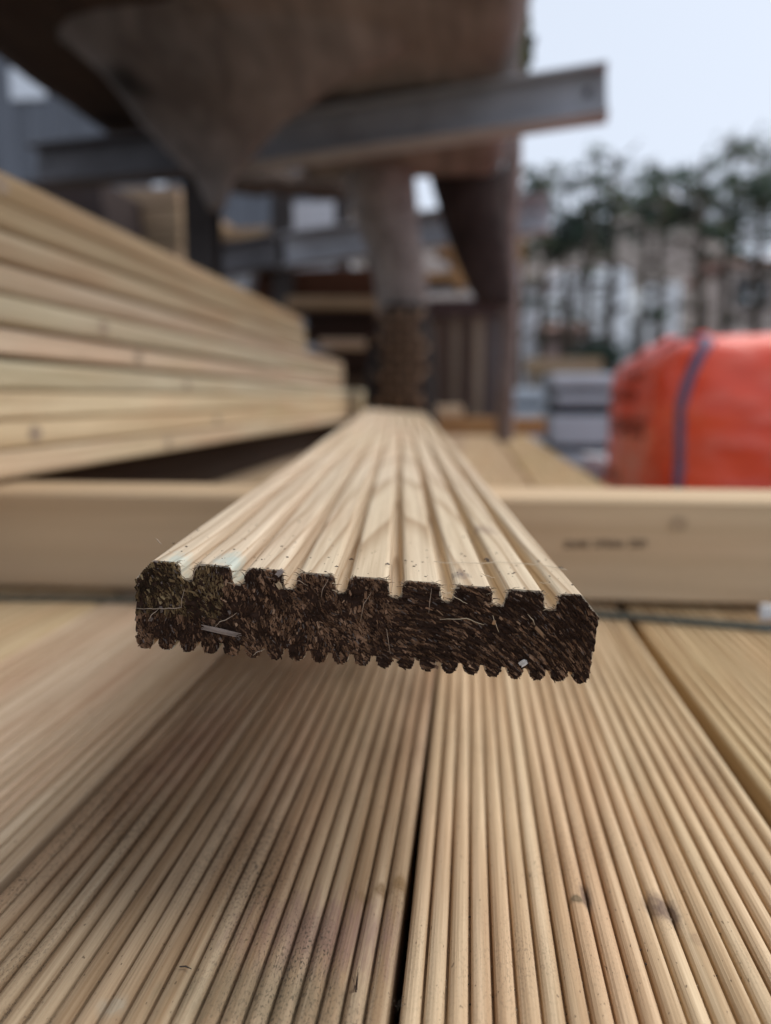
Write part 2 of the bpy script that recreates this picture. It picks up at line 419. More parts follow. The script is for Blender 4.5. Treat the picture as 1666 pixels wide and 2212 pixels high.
for (a, b, sz, fr) in ((440,75,.0010,1),(455,92,.0008,1),(1150,158,.0008,1),(1130,150,.0006,1),(1120,130,.0008,0),(590,155,.0006,0),(745,80,.0008,0)):
    m = MB(); p = top_pt(*px(a, b, *((1100,1380,440) if fr else (700,1380,400))))
    m.tube([p+Vector((-sz,-sz*.3,sz*.1)), p+Vector((0,sz*.2,sz*.3)), p+Vector((sz,-sz*.1,sz*.1))], [sz*.15,sz*.45,sz*.2], 5, random.choice(((.06,.045,.04),(.10,.08,.07),(.09,.055,.03))))
    m.build('dirt_speck', M_FIB, hero)


# ------------------------------------------------------------------ bearer the board lies on
by0 = (on_plane(120,1290,0).y + on_plane(1500,1312,0).y)/2 + .006
bz = min((hero_M @ Vector((x, ((by0+.04)-BL.y)/ydir.y, 0))).z for x in (-W/2+.004, W/2-.004))
BH = bz
print('bearer y', by0, 'height', BH)
M_BEAR = wood('bearer_pine', fine=.35, var=.38, knots=[], bump=.15)
m = MB(); m.box((0,0,BH/2+.002), (.087, 1.62, BH-.004), None, None, 0, .003)
bearer = m.build('timber_bearer', M_BEAR, None); bearer.rotation_euler = (0,0,-math.pi/2+R(.4)); bearer.location = (.02, by0+.0435, 0)
bearer.color = (.66,.50,.33,1)
tag(bearer, 'square pale ink printed bearer lying across the reeded boards under the grooved board', 'timber bearer')
M_INK = plain('faded_ink', (.13,.085,.06), .9, .4, 300)
def stamp(x0, x1, y0, y1, n, dens=.75):
    """a line of small faded printed characters, too blurred in the photo to read"""
    m = MB(); inv = (Matrix.Translation(bearer.location) @ bearer.rotation_euler.to_matrix().to_4x4()).inverted()
    for k in range(n):
        if random.random() > dens: continue
        xa = x0+(x1-x0)*k/n; wch = (x1-x0)/n*.62
        for (a, b, c, d) in random.sample([(0,0,.28,1),(.72,0,1,1),(0,0,1,.22),(0,.4,1,.6),(0,.78,1,1)], 3):
            q = []
            for (i, j) in ((a,b),(c,b),(c,d),(a,d)):
                r = ray(xa+wch*i, y0+(y1-y0)*j); t = (by0-.0006)/r.y; P = C0 + r*t; q.append(P)
            q2 = [P+Vector((0,.0004,0)) for P in q]
            m.add([inv @ P for P in q+q2], [(0,1,2,3),(0,1,5,4),(1,2,6,5),(2,3,7,6),(3,0,4,7)])
    return m.build('ink_stamp', M_INK, bearer)
stamp(1220,1275,1168,1184,6,.9); stamp(1283,1400,1166,1183,12,.9)
stamp(0,62,1155,1178,5,.9); stamp(80,170,1140,1172,6,.7); stamp(185,345,1158,1178,15,.9)
m = MB(); m.box((0,0,0),(.010,.0015,.007)); 
# a small knot on the face, right of the stamp
r_ = ray(1466,1132); P = C0 + r_*((by0-.0005)/r_.y)
m = MB(); inv = (Matrix.Translation(bearer.location) @ bearer.rotation_euler.to_matrix().to_4x4()).inverted()
ring = [inv @ (P + Vector((math.cos(a*.5236)*.0075, .0004*(a%2), math.sin(a*.5236)*.006))) for a in range(12)]
m.add(ring, [tuple(range(12))]); m.build('knot', plain('knot_wood', (.50,.36,.23), .8, .4, 200), bearer)

# strapping band under the bearer and a white tag on its end
M_BAND = plain('teal_strap', (.035,.060,.062), .35, .4, 40, .5)
m = MB()
bp = [on_plane(x, y, .0012) for x, y in ((-160,1296),(100,1298),(300,1301),(1250,1330),(1400,1341),(1540,1353),(1700,1366),(1900,1382))]
for i in range(len(bp)-1):
    a, b = bp[i], bp[i+1]
    for k in range(2): pass
    d = Vector((b.y-a.y, -(b.x-a.x), 0)).normalized()*.016
    lift = Vector((0,0,.0012)); n1 = len(m.v)
    m.add([a, b, b-d, a-d, a+lift, b+lift, b-d+lift, a-d+lift], [(0,1,2,3),(4,5,6,7),(0,1,5,4),(2,3,7,6),(1,2,6,5),(3,0,4,7)])
band = m.build('strapping_band', M_BAND); tag(band, 'dark teal strapping band running across the reeded boards along the foot of the bearer', 'strap')
m = MB(); P = on_plane(1718,1322,.010); m.box((0,0,0), (.055,.004,.012), Matrix.Rotation(.12,3,'Z'), None, 0, .001)
wt = m.build('paper_tag', plain('white_paper', (.75,.74,.74), .7, .15, 30), None, False, P); tag(wt, 'small white tag at the foot of the bearer, at the right edge of the picture', 'tag')

# ------------------------------------------------------------------ reeded boards below
EDGES = [.2715, .1265, -.0205, -.1655, -.3105, -.4555, -.6005, -.7455]
YA, YB = -.55, 3.95
nearY = [YA] + [0.02+.02*i for i in range(0,45)] + [1.0+.25*i for i in range(12)] + [YB]
PR = prof_reeded(); PS = prof_smooth()
def loc_on(x, y, cx): p = on_plane(x, y, 0); return p.x-cx, p.y
kcol = (.16,.105,.075)
def knots_for(c, lst): return [(*loc_on(x, y, c), rx, ry, dk, col) for (x, y, rx, ry, dk, col) in lst]
deck_cols = [(.69,.535,.33), (.735,.572,.38), (.62,.475,.328), (.70,.56,.415), (.72,.58,.38), (.62,.50,.36), (.6,.48,.34)]
deck_labels = ['yellowish reeded board along the right side of the deck, beyond the wide gap',
    'pale tan reeded board with two dark knots, right of the narrow black gap',
    'greyish brown reeded board with mouldy stains, left of the narrow black gap',
    'pinkish grey reeded board near the left edge, second from the black gap',
    'smooth yellowish board at far left, partly under the bearer',
    'shaded smooth board under the overhang of the stacked boards',
    'smooth board directly beneath the stacked boards at the left']
DKS = []
for i in range(7):
    xr, xl = EDGES[i], EDGES[i+1]; c = (xr+xl)/2
    if i == 1:
        mt = wood('reeded_pine_knotty', knots=knots_for(c, [(1240,1940,.0034,.0030,.95,(.13,.10,.06)),(1258,1930,.0024,.0080,.9,(.14,.09,.07)),(1412,1955,.0050,.0085,.8,(.19,.13,.095)),(1440,1965,.0045,.0090,.85,(.17,.115,.09)),(1505,2030,.003,.004,.3,kcol)]),
                  var=1.0, mould=.4, bump=.6)
    elif i == 2:
        mt = wood('reeded_pine_mouldy', knots=knots_for(c, [(862,1905,.0048,.0055,.85,(.24,.145,.065)),(822,1920,.0042,.0045,.85,(.22,.135,.065)),(782,1935,.0040,.0045,.75,(.25,.16,.08)),(230,2170,.0050,.0050,.5,(.45,.42,.34))]),
                  stains=knots_for(c, [(700,2010,.030,.020,.55,(.27,.16,.14)),(560,2150,.030,.016,.45,(.20,.17,.11)),(420,1600,.016,.06,.4,(.34,.17,.12))]), mould=.9, var=1.15, bump=.55)
    else: mt = M_WOOD
    smooth = i >= 4
    ys = nearY if i < 4 else [YA, 0, .5, 1, 1.5, 2, 3, YB]
    o = board_obj('reeded_board' if not smooth else 'smooth_board', PS if smooth else PR, ys, mt, None, .0004, i*3.3)
    gap = {1:.0, 0:.0}.get(i, 0)
    o.location = (c, 0, 0); o.scale = (.985 if not smooth else .97, 1, 1)
    if i == 0: o.location.x += .0045; o.rotation_euler.z = R(-.05)
    if i == 1: o.location.x += .0008
    if i == 2: o.location.x += .0010; o.rotation_euler.z = R(-.14)
    o.color = (*deck_cols[i], 1)
    tag(o, deck_labels[i], 'decking board', 'boards laid flat below the grooved board'); DKS.append(o)
low = board_obj('decking_board', PS, [YA, 1, 2, 3, YB], M_WOOD)
low.location = (0,0,-.029); first = True
for lay in range(1, 13):
    for i in range(7):
        if lay > 1 and i not in (0, 6): continue
        o = low if first else dup(low); first = False
        o.location = ((EDGES[i]+EDGES[i+1])/2 + random.uniform(-.003,.003), random.uniform(-.02,.02), -.0285*lay)
        o.color = pinecol(.66,.52,.35,.12)
        tag(o, 'decking board hidden in the lower layers of the flat pack', 'decking board', 'boards in the lower layers of the flat pack')
        if lay > 1 or i not in (0,6): pass
m = MB()
for Yk in (.1, 1.9, 3.6): 
    mm = MB(); mm.box((0,0,0), (1.05,.09,.078), None, None, 0, .003); o = mm.build('timber_bearer', M_WOOD, None, False, (-.23, Yk, GROUND+.039)); o.color = (.45,.36,.25,1)
    o.rotation_euler = (0,0,0); tag(o, 'timber bearer on the ground under the flat pack', 'timber bearer', 'bearers under the flat pack')
# sawdust and grit caught between the reeds
m = MB(); pitch = W/21
for k in range(2600):
    i = random.choice((1,1,1,2)); c = (EDGES[i]+EDGES[i+1])/2; j = random.randrange(1, 21)
    x = c + (-W/2 + j*pitch)*.985 + random.gauss(0,.0005); y = .12 + abs(random.gauss(0,.085)); sz = random.uniform(.00012,.0004)
    z = -.0029 + random.uniform(0,.0006)
    if random.random() < .06: x += random.uniform(-.003,.003); z = .0001; sz *= .5
    q = Matrix.Rotation(random.uniform(0,3),3,'Z') @ Matrix.Rotation(random.uniform(0,3),3,'X')
    m.box((x,y,z), (sz, sz*random.uniform(1,2.6), sz), q, random.choice(((.10,.07,.05),(.06,.045,.04),(.30,.22,.15),(.5,.4,.28),(.16,.11,.08))))
o = m.build('sawdust', M_FIB); tag(o, 'sawdust and grit caught between the reeds', 'sawdust', None, 'stuff')
m = MB(); d2 = DKS[2]; cl_ = [(random.uniform(20,900), random.uniform(1980,2230)) for k in range(12)]
for k in range(900):
    cx_, cy_ = random.choice(cl_); P = on_plane(min(cx_+random.gauss(0,28), 850), cy_+random.gauss(0,22), 0); j = round((P.x-d2.location.x+W/2)/pitch-.5); x = d2.location.x - W/2 + (j+.5)*pitch*.99 + random.gauss(0,.0012)
    z = -.0003 - 90*(x-(d2.location.x - W/2 + (j+.5)*pitch*.99))**2; l = random.uniform(.0003,.0009); a = random.uniform(0,6.28); b0 = Vector((x,P.y,z-.0001))
    m.tube([b0, b0+Vector((math.cos(a)*l*.5, math.sin(a)*l, random.uniform(.1,.5)*l))], [.00009,.00004], 3, random.choice(((.05,.04,.03),(.10,.08,.06),(.22,.17,.12))))
fz_ = m.build('wood_fuzz', M_FIB); fz_['kind'] = 'stuff'; fz_.parent = d2; fz_.matrix_parent_inverse = (Matrix.Translation(d2.location) @ d2.rotation_euler.to_matrix().to_4x4() @ Matrix.Diagonal((*d2.scale,1))).inverted()
# a torn splinter standing up in the mouldy board and small bits of twig
m = MB(); P = on_plane(*px(800,1180,600,2060,600), -.001)
for k in range(6):
    m.tube([P+Vector((random.uniform(-.0008,.0008), random.uniform(-.001,.001), 0)), P+Vector((random.uniform(-.0014,.0012), .001, random.uniform(.004,.0075)))], [.00028,.00006], 4, random.choice(((.05,.03,.02),(.3,.2,.12),(.08,.05,.035))))
o = m.build('torn_splinter', M_FIB); tag(o, 'dark torn splinter sticking up from the mouldy reeded board', 'splinter')
m = MB(); a, b = on_plane(*px(1245,992,0,2060,600), .0012), on_plane(*px(1330,1008,0,2060,600), .0006)
m.tube([a, a.lerp(b,.5)+Vector((0,.0004,.0002)), b], [.0002,.0003,.0001], 5, (.06,.045,.035)); o = m.build('twig', M_FIB); tag(o, 'tiny dark twig lying on the mouldy reeded board', 'twig')

def timber(name, p, dims, rotz, col, label, cat, group=None, mat=None, bev=.003):
    m = MB(); m.box((0,0,0), (dims[1], dims[0], dims[2]), None, None, 0, bev)       # long axis on local y
    o = m.build(name, mat or M_WOOD, None, False, p); o.rotation_euler = (0,0,rotz-math.pi/2); o.color = (*col,1)
    return tag(o, label, cat, group)
# ------------------------------------------------------------------ stacked boards on the left
PU, RH = -.432, .0283
row_end = [3.9, 3.85, 3.9, 3.88, 2.70, 2.66, 2.64, 2.02, 2.02, 2.0]
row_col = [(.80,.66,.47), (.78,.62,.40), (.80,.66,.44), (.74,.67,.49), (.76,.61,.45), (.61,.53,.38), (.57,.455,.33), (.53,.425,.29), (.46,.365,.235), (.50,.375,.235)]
adj = ['bottom pale pinkish', 'honey coloured', 'yellowish', 'greenish cream', 'pinkish', 'greenish grey', 'pinkish tan', 'dull tan', 'olive brown', 'topmost orange brown']
place = ['bottom board of the stack on the left, resting on the bearer', 'second board from the bottom of the left stack', 'third board up in the left stack',
    'fourth board up, just under the dark gap in the left stack', 'board just above the dark gap in the left stack', 'sixth board up in the left stack, with a small grey knot',
    'seventh board up in the left stack', 'eighth board up in the left stack, one of the short ones', 'board second from the top of the left stack', 'top board of the left stack, right below the rack']
PB = prof_smooth(.0268, W, .0052)
PKN = plain('end_knot', (.40,.30,.21), .8, .5, 200)
rowz = BH + .004
for k in range(10):
    rowz += RH + (.0045 if k == 4 else 0)
    ye = row_end[k]
    kn = [] 
    o = board_obj('decking_board', PB, [.35, .8, 1.2, 1.7, ye], M_PACK, None, 0)
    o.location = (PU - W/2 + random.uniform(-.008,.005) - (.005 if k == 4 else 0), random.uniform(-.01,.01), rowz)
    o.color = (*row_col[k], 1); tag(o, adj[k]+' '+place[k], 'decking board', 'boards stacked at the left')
    for (kx, ky, kr) in {0:[(365,1060-95,9)], 1:[(78,955,10),(470,915,8)], 3:[(405,828,9)], 4:[(300,783,8)], 5:[(225,728,9)], 9:[(8,455,10)]}.get(k, []):
        r = ray(kx, ky); t = (o.location.x + W/2 + .0006)/r.x if abs(r.x) > 1e-6 else 1; P = C0 + r*t
        zc = rowz - .0275/2; mm = MB(); nr = 12
        mm.add([(W/2+.0004, P.y-o.location.y+math.cos(a*.5236)*.013, -.0275/2+math.sin(a*.5236)*.0085) for a in range(nr)], [tuple(range(nr))]); mm.build('knot', PKN, o)
    b = dup(o); 
    for ch in list(b.children): bpy.data.objects.remove(ch)
    b.location.x -= W+.004; tag(b, 'decking board hidden behind the outer boards of the left stack', 'decking board', 'inner boards of the left stack')

for (yk, nm) in ((1.35,'middle'), (1.95,'farther'), (2.55,'far')):  # extra bearers put in to darken the gap under the stack
    timber('timber_bearer', (PU-.32, yk, BH/2+.002), (.30,.10,BH+.001), 0, (.30,.22,.15), 'bearer added to darken the gap under the stacked boards, %s one of three' % nm, 'timber bearer')
timber('shade_strip', (PU-.10, 2.05, BH/2-.004), (2.45,.03,BH-.012), R(90), (.05,.035,.028), 'added dark strip standing in for the shadow under the stacked boards', 'plank')  # near-black strip, its colour painting in the shadow under the stack
for k in range(3):  # invented packs, added to block light coming from the left
    timber('timber_pack', (-1.45, .9+k*1.75, GROUND+.45), (.8,1.7,.9), R(90)-R(90), (.22,.16,.11), 'added dark timber block shutting out light beyond the left stack', 'timber stack', 'added light blockers beyond the left stack', bev=.01)
# far bearer on the deck, right of the board, with the block behind, and the prop under the board's far end
p = on_plane(1060,939,0); timber('timber_bearer', (p.x-.02, p.y, .043), (.56,.09,.082), 0, (.52,.34,.18), 'orange brown bearer lying across the far end of the flat boards', 'timber bearer')
p = on_plane(960,900,.09); timber('timber_block', (p.x, p.y+.15, .115), (.16,.09,.05), .2, (.74,.62,.46), 'short pale timber block in front of the slatted crate', 'timber block')
fe = hero_M @ Vector((0, L_HERO-.12, 0)); timber('timber_prop', (fe.x, fe.y, fe.z/2-.006), (.13,.09,fe.z-.012), .09, (.5,.4,.28), 'short timber prop under the far end of the grooved board', 'timber block')

# ------------------------------------------------------------------ cantilever rack
M_STEEL = plain('grey_painted_steel', (.40,.41,.45), .5, .55, 5, .4, bump=.1)
rack = empty('cantilever_rack', (-.8,2.3,GROUND), 'tall grey steel cantilever rack whose beams carry the brown timber overhead', 'storage rack')
def ibeam(a, b, h, wd, name='arm', holes=True, mat=None):
    a, b = Vector(a), Vector(b); d = (b-a); L = d.length; d.normalize(); sd = d.cross(Vector((0,0,1))).normalized(); up = sd.cross(d)
    Rm = Matrix((sd, d, up)).transposed(); m = MB(); mid = (a+b)/2; tf = .011
    m.box(mid+up*(tf/2), (wd, L, tf), Rm, None, 0, .003); m.box(mid+up*(h-tf/2), (wd, L, tf), Rm, None, 0, .003)
    m.box(mid+up*(h/2), (.009, L-.004, h-2*tf-.002), Rm)
    o = m.build(name, mat or M_STEEL, rack, local_to=rack.location); o.parent = rack
    if holes:
        mm = MB(); hp_ = a + d*.05 + up*h*.55
        mm.tube([hp_ - sd*.0065, hp_ + sd*.0065], .011, 10); q = mm.build('bolt', M_DARK, o, local_to=rack.location)
    return o
M_RUST = plain('dark_brown_steel', (.06,.05,.048), .7, .5, 5)
M_STEEL_SHADE = plain('shade_toned_steel', (.105,.098,.105), .65, .5, 5)  # left arms: shade put into a darker steel colour
M_DARK = plain('dark_steel', (.03,.03,.035), .5, .4, 20)
frames = [((.42,.62,.905),(-.80,.80,.80),(-1.5,.9,.86)), (at(1314,254,2.0), at(425,379,2.27), at(82,402,2.55)),
          (at(1188,500,3.2), at(610,578,3.62), at(440,603,3.9))]
c3 = lambda u, Y, Z: Vector((u, Y, Z))
frames += [(c3(.31,4.95,.875), c3(-.82,5.05,.80), c3(-1.45,5.1,.85)), (c3(.30,6.4,.875), c3(-.82,6.5,.80), c3(-1.45,6.55,.85))]
for fi, (tip, root, lt) in enumerate(frames):
    tip, root, lt = Vector(tip), Vector(root), Vector(lt)
    hh_ = .15 if fi == 2 else .122; ibeam(tip, root+Vector((.02,0,0)), hh_, .10); ibeam(lt, root-Vector((.02,0,0)), hh_, .10, mat=M_STEEL_SHADE)
    m = MB(); cx, cy = root.x-.02, root.y+.10
    for dy in (-.04,.04): m.box((cx,cy+dy,(2.1+GROUND)/2), (.09,.010,2.1-GROUND))
    m.box((cx,cy,(2.1+GROUND)/2), (.009,.068,2.1-GROUND)); m.box((cx,cy,GROUND+.009),(.3,.3,.018))
    m.build('column', M_RUST, rack, local_to=rack.location)
m = MB()
for z in (0.1, 1.75): m.tube([(-.83,.9,z),(-.83,6.6,z)], .022, 8)
m.build('tie_bar', M_STEEL, rack, local_to=rack.location)

# ------------------------------------------------------------------ weathered slabs on the rack
def oldwood(name, c1, c2, sc=1.0):
    w = NT(name); tc = w.n('ShaderNodeTexCoord').outputs['Object']
    a = w.noise(w.vec('MULTIPLY', tc, (14*sc,1.6*sc,14*sc)), 1, 4, .6, .6); b = w.noise(w.vec('MULTIPLY', tc, (3,2,3)), 1.3, 3, .6)
    c = w.mix(w.mr(a,.35,.68), c1, c2); c = w.mix(w.mr(b,.42,.68,0,.6), c, (.45,.38,.34), 'MULTIPLY')
    k = w.noise(tc, 2.6, 1, .5); c = w.mix(w.mr(k,.70,.76,0,.8), c, (.015,.012,.010))
    w.bump(a, .5, .01); return w.out(c, .85, .15)
M_OLD = oldwood('weathered_slab', (.29,.255,.24), (.165,.147,.14))
M_BARK = oldwood('grey_bark', (.36,.325,.31), (.20,.175,.165), 2.0)
M_DARKWOOD = oldwood('dark_slab', (.055,.038,.034), (.03,.021,.020))
def slab(name, x0, x1, y0, y1, z, th, label, mat, seed, group='weathered slabs lying on the rack'):
    nx, ny = 14, 60; m = MB(); vt = []; vb = []
    for j in range(ny+1):
        y = y0+(y1-y0)*j/ny
        l = x0 + .035*mn.noise(Vector((seed, y*1.2, 0))) + .012*mn.noise(Vector((seed, y*6, 3))); r = x1 + .030*mn.noise(Vector((seed+4, y*1.1, 0))) + .010*mn.noise(Vector((seed+5, y*6, 3)))
        for i in range(nx+1):
            t = i/nx; x = l+(r-l)*t
            e = min(t, 1-t)*(r-l)
            wane = max(0, 1-e/.055)                   # waney edge: the underside curls up towards its rim
            zb = z + .055*wane**1.6 + .006*mn.noise(Vector((x*4, y*2, seed))); zt = z+th + .004*mn.noise(Vector((x*5, y*2, seed+7)))
            vb.append((x, y, zb)); vt.append((x, y, max(zt, zb+.012)))
    n = nx+1; K = n*(ny+1); fs = []
    for j in range(ny):
        for i in range(nx):
            a = j*n+i; fs += [(a, a+1, a+n+1, a+n), (K+a, K+a+n, K+a+n+1, K+a+1)]
        fs += [(j*n, (j+1)*n, K+(j+1)*n, K+j*n), (j*n+nx, K+j*n+nx, K+(j+1)*n+nx, (j+1)*n+nx)]
    for i in range(nx): fs += [(i, K+i, K+i+1, i+1), (ny*n+i, ny*n+i+1, K+ny*n+i+1, K+ny*n+i)]
    m.add(vb+vt, fs); o = m.build(name, mat, None, True, local_to=(x0, y0, z)); return tag(o, label, 'timber slab', group)
SZ = 1.0
s1 = slab('timber_slab', -.66, .12, -.7, 3.05, SZ, .11, 'wide brown waney edged slab on the rack above the boards, nearest the open sky', M_OLD, 2.0)
s2 = slab('timber_slab', -1.22, -.60, -.6, 2.75, SZ+.015, .10, 'dark reddish brown slab on the rack at the upper left corner', oldwood('reddish_slab', (.085,.058,.045), (.05,.036,.03)), 9.0)
s3 = slab('timber_slab', -1.1, .02, -.9, 2.9, SZ+.17, .09, 'slab lying on top of the two lower slabs', M_OLD, 15.0)
# tapering limbs that hang from or prop the slab
def limb(name, rings, mat, parent, n=22, seed=0.0, flat=.6, bark=.012):
    """rings: (x_left, x_right, y, depth) in frame units -> a closed tapering trunk with real thickness"""
    m = MB(); pts = []
    for (xl, xr, y, z) in rings:
        a, b = at(xl, y, z), at(xr, y, z); c = (a+b)/2; hw = (b-a)/2; dp = Vector((FW.x,FW.y,0)).normalized()*hw.length*flat
        for k in range(n):
            t = 2*math.pi*k/n; p = c + hw*math.cos(t) + dp*math.sin(t)
            p += (p-c).normalized()*bark*mn.noise(Vector((p.x*16, p.y*16, p.z*5+seed))); pts.append(p)
    fs = [(i*n+k, i*n+(k+1)%n, (i+1)*n+(k+1)%n, (i+1)*n+k) for i in range(len(rings)-1) for k in range(n)]
    fs += [tuple(range(n)), tuple((len(rings)-1)*n+k for k in range(n))]
    m.add(pts, fs); return m.build(name, mat, parent, True, local_to=parent.location if parent else None)
limb('fork_limb', [(60,1010,40,1.80),(150,890,100,1.83),(220,760,160,1.87),(265,672,220,1.91),(300,618,262,1.95),(345,575,305,1.98),(385,540,345,2.0),(415,512,385,2.02),(432,500,425,2.03),(445,490,455,2.04)], M_OLD, s1, seed=3, flat=.45)
lg = empty('tree_trunk', on_plane(862,1000,0), 'grey tapering trunk upright behind the far end of the grooved board, netting round its foot', 'tree trunk')
def smooth_rings(r):
    out = []
    for i in range(len(r)-1):
        for k in range(3): out.append(tuple(a+(b-a)*k/3 for a, b in zip(r[i], r[i+1])))
    return out+[r[-1]]
limb('trunk', smooth_rings([(728,888,318,2.85),(742,896,400,2.86),(766,904,470,2.87),(790,914,540,2.88),(808,922,610,2.89),(822,930,690,2.9),(815,932,760,2.92),(800,935,870,2.94),(790,940,975,2.96)]), M_BARK, lg, seed=8, flat=.8)
# diagonal netting around the foot of the trunk
m = MB(); mb2 = MB()
for k in range(-5, 6):
    for sg in (-1, 1):
        q = []
        for j in range(9):
            t = j/8; x = 862 + k*40 + sg*(t-.5)*190
            if not 803 < x < 929: continue
            q.append(at(x, 668+t*212, 2.885 - .126*math.sqrt(max(0,1-((x-866)/80)**2))))
        if len(q) > 1: m.tube(q, .0085, 5)
limb('dark_wrap', smooth_rings([(826,926,660,2.89),(816,934,710,2.885),(803,941,760,2.885),(792,942,800,2.90),(786,944,880,2.92),(782,948,960,2.94)]), plain('dark_brown_wrap', (.014,.009,.008), .85, .5, 14), lg, seed=12, flat=.95, bark=.004)
m.build('netting', plain('rusty_netting', (.19,.115,.07), .8, .4, 60), lg, True, local_to=lg.location)
fl = empty('timber_flitch', at(1010,500,3.0), 'dark curved flitch of timber hanging under the rack beam, right of the grey trunk', 'timber flitch')
limb('flitch', smooth_rings([(905,1082,290,2.95),(920,1085,350,2.96),(938,1088,420,2.97),(958,1094,490,2.98),(985,1102,560,2.99),(1010,1108,620,3.0),(1035,1108,660,3.0)]), M_DARKWOOD, fl, seed=21, flat=.5, bark=.006)
# the upright mossy post behind the beam
def up_post(x, z, wpx): a = at(x, 700, z); return a.x, a.y, wpx*z/F
pxx, pyy, pw = up_post(1098, 3.12, 38)
post = empty('timber_post', (pxx,pyy,GROUND), 'grey upright post with green moss and a small lamp box behind the beam tip', 'post')
m = MB(); m.tube([(pxx+.006*math.sin(k*1.3), pyy+.006*math.cos(k*1.7), GROUND+k*.15) for k in range(17)], [pw/2*(1+.08*math.sin(k*2.1)) for k in range(17)], 12)
m.build('shaft', oldwood('post_wood', (.27,.22,.20), (.17,.13,.12), 2), post, True, local_to=post.location)
m = MB()
for k in range(260):
    z = at(1110, random.uniform(40,185), 3.12).z; a = random.uniform(2.4,6.6); r = pw/2+random.uniform(-.002,.014)
    m.box((pxx+r*math.cos(a), pyy+r*math.sin(a), z), (.02,.02,.03), Matrix.Rotation(random.uniform(0,3),3,'Z') @ Matrix.Rotation(random.uniform(-.6,.6),3,'X'), None, .005)
m.build('moss', plain('green_moss', (.075,.085,.025), .95, .5, 60), post, False, local_to=post.location)
m = MB(); c = at(1137,110,3.12); m.box(c, (.055,.06,.06), None, None, 0, .006); m.box(c+Vector((0,0,.036)), (.075,.08,.012), None, None, 0, .003); m.box(c-Vector((.035,0,0)), (.05,.02,.02)); m.box(c-Vector((0,0,.034)), (.06,.065,.01))
m.build('lamp_box', plain('dark_grey_metal', (.10,.10,.11), .5, .4, 20), post, False, local_to=post.location)

# ------------------------------------------------------------------ slatted crate, planks and packs under and behind the rack
yc = 4.35
crate = empty('slatted_crate', (.26,yc,GROUND), 'crate of upright grey and brown slats below the dark cross beam, behind the flat boards', 'crate')
xs0, xs1 = at(925,800,yc).x, at(1092,800,yc).x; ns = 7
scol = [(.20,.155,.125),(.13,.095,.08),(.24,.20,.16),(.11,.08,.07),(.34,.29,.23),(.15,.13,.13),(.19,.20,.23)]
M_SLAT = wood('slat_wood', fine=.3, var=.8)
tz = at(1000,672,yc).z-GROUND
for k in range(ns):
    wsl = (xs1-xs0)/ns; m = MB(); m.box((0,0,0), (wsl*.9,.02, tz), None, None, 0, .003)
    o = m.build('slat', M_SLAT, crate, False, (xs0+wsl*(k+.5)-.26, 0, tz/2)); o.color = (*scol[k],1)
tz = at(1000,672,yc).z-GROUND; 
for (nm, dy, zz, h_) in (('top_rail', -.03, tz, .09), ('bottom_rail', -.03, .12, .08)):
    m = MB(); m.box((0,0,0), (xs1-xs0+.02,.035,h_), None, None, 0, .004); o = m.build(nm, M_SLAT, crate, False, ((xs0+xs1)/2-.26, dy, zz)); o.color = (.075,.05,.05,1)
m = MB(); m.box(((xs0+xs1)/2-.26,.30,tz/2-.02),(xs1-xs0-.02,.5,tz-.05), None, None, 0, .01); o = m.build('crate_body', M_SLAT, crate); o.color = (.09,.07,.06,1)

def planks(name, p0, p1, depth, n, col, label, cat, yaw=0.0, group=None, gap=.006, mat=None):
    """a bundle of horizontal planks: n courses between two corners at one depth"""
    a, b = Vector(p0), Vector(p1); o = empty(name, ((a.x+b.x)/2, (a.y+b.y)/2+depth/2, min(a.z,b.z)), label, cat, group)
    h = abs(b.z-a.z)/n; w_ = abs(b.x-a.x)
    for k in range(n):
        m = MB(); m.box((0,0,0), (depth, w_*random.uniform(.94,1), h-gap), None, None, 0, min(.004,h*.2))
        q = m.build('plank', mat or M_SLAT, o, False, (random.uniform(-.01,.01), random.uniform(-.01,.01), h*(k+.5))); q.color = pinecol(*col,.18); q.rotation_euler = (0,0,-math.pi/2)
    o.rotation_euler = (0,0,yaw); return o
def pk(x0, y0, x1, y1, z): return at(x0, y1, z), at(x1, y0, z)
# dark sleepers in the recess beyond the stack, parted by pale bearers
za = 3.75
for (y0, y1, n, lab) in ((672,738,2,'upper dark stained sleepers in the recess beyond the left stack'), (757,812,2,'lower dark stained sleepers, between the two pale strips and the flat pack'), (580,640,2,'rusty brown timbers under the second grey beam')):
    a, b = pk(655 if y0 != 580 else 545, y0, 835, y1, za); planks('sleeper_stack', a, b, .9, n, (.03,.017,.013) if y0 != 580 else (.10,.045,.028), lab, 'timber stack', R(0))
m = MB()
for (x0, x1, y, h_, lab, col) in ((620,835,656,.045,'pale timber strip above the dark sleepers, level with the top of the left stack',(.40,.30,.20)), (690,790,745,.04,'short pale timber strip between the dark sleepers',(.55,.42,.32))):
    a, b = at(x0,y+5,3.45), at(x1,y-8,3.45); o = timber('timber_strip', ((a.x+b.x)/2,(a.y+b.y)/2,(a.z+b.z)/2), ((b-a).length, .07, h_), math.atan2(b.y-a.y,b.x-a.x), col, lab, 'timber strip')
    o.rotation_euler.x += 0
# packed base under the dark recess
a, b = pk(560, 815, 835, 1000, 3.8); 
planks('timber_pack', (a.x,a.y,GROUND), b, .9, 6, (.10,.07,.05), 'dark timber pack on the ground behind the far end of the left stack', 'timber stack')
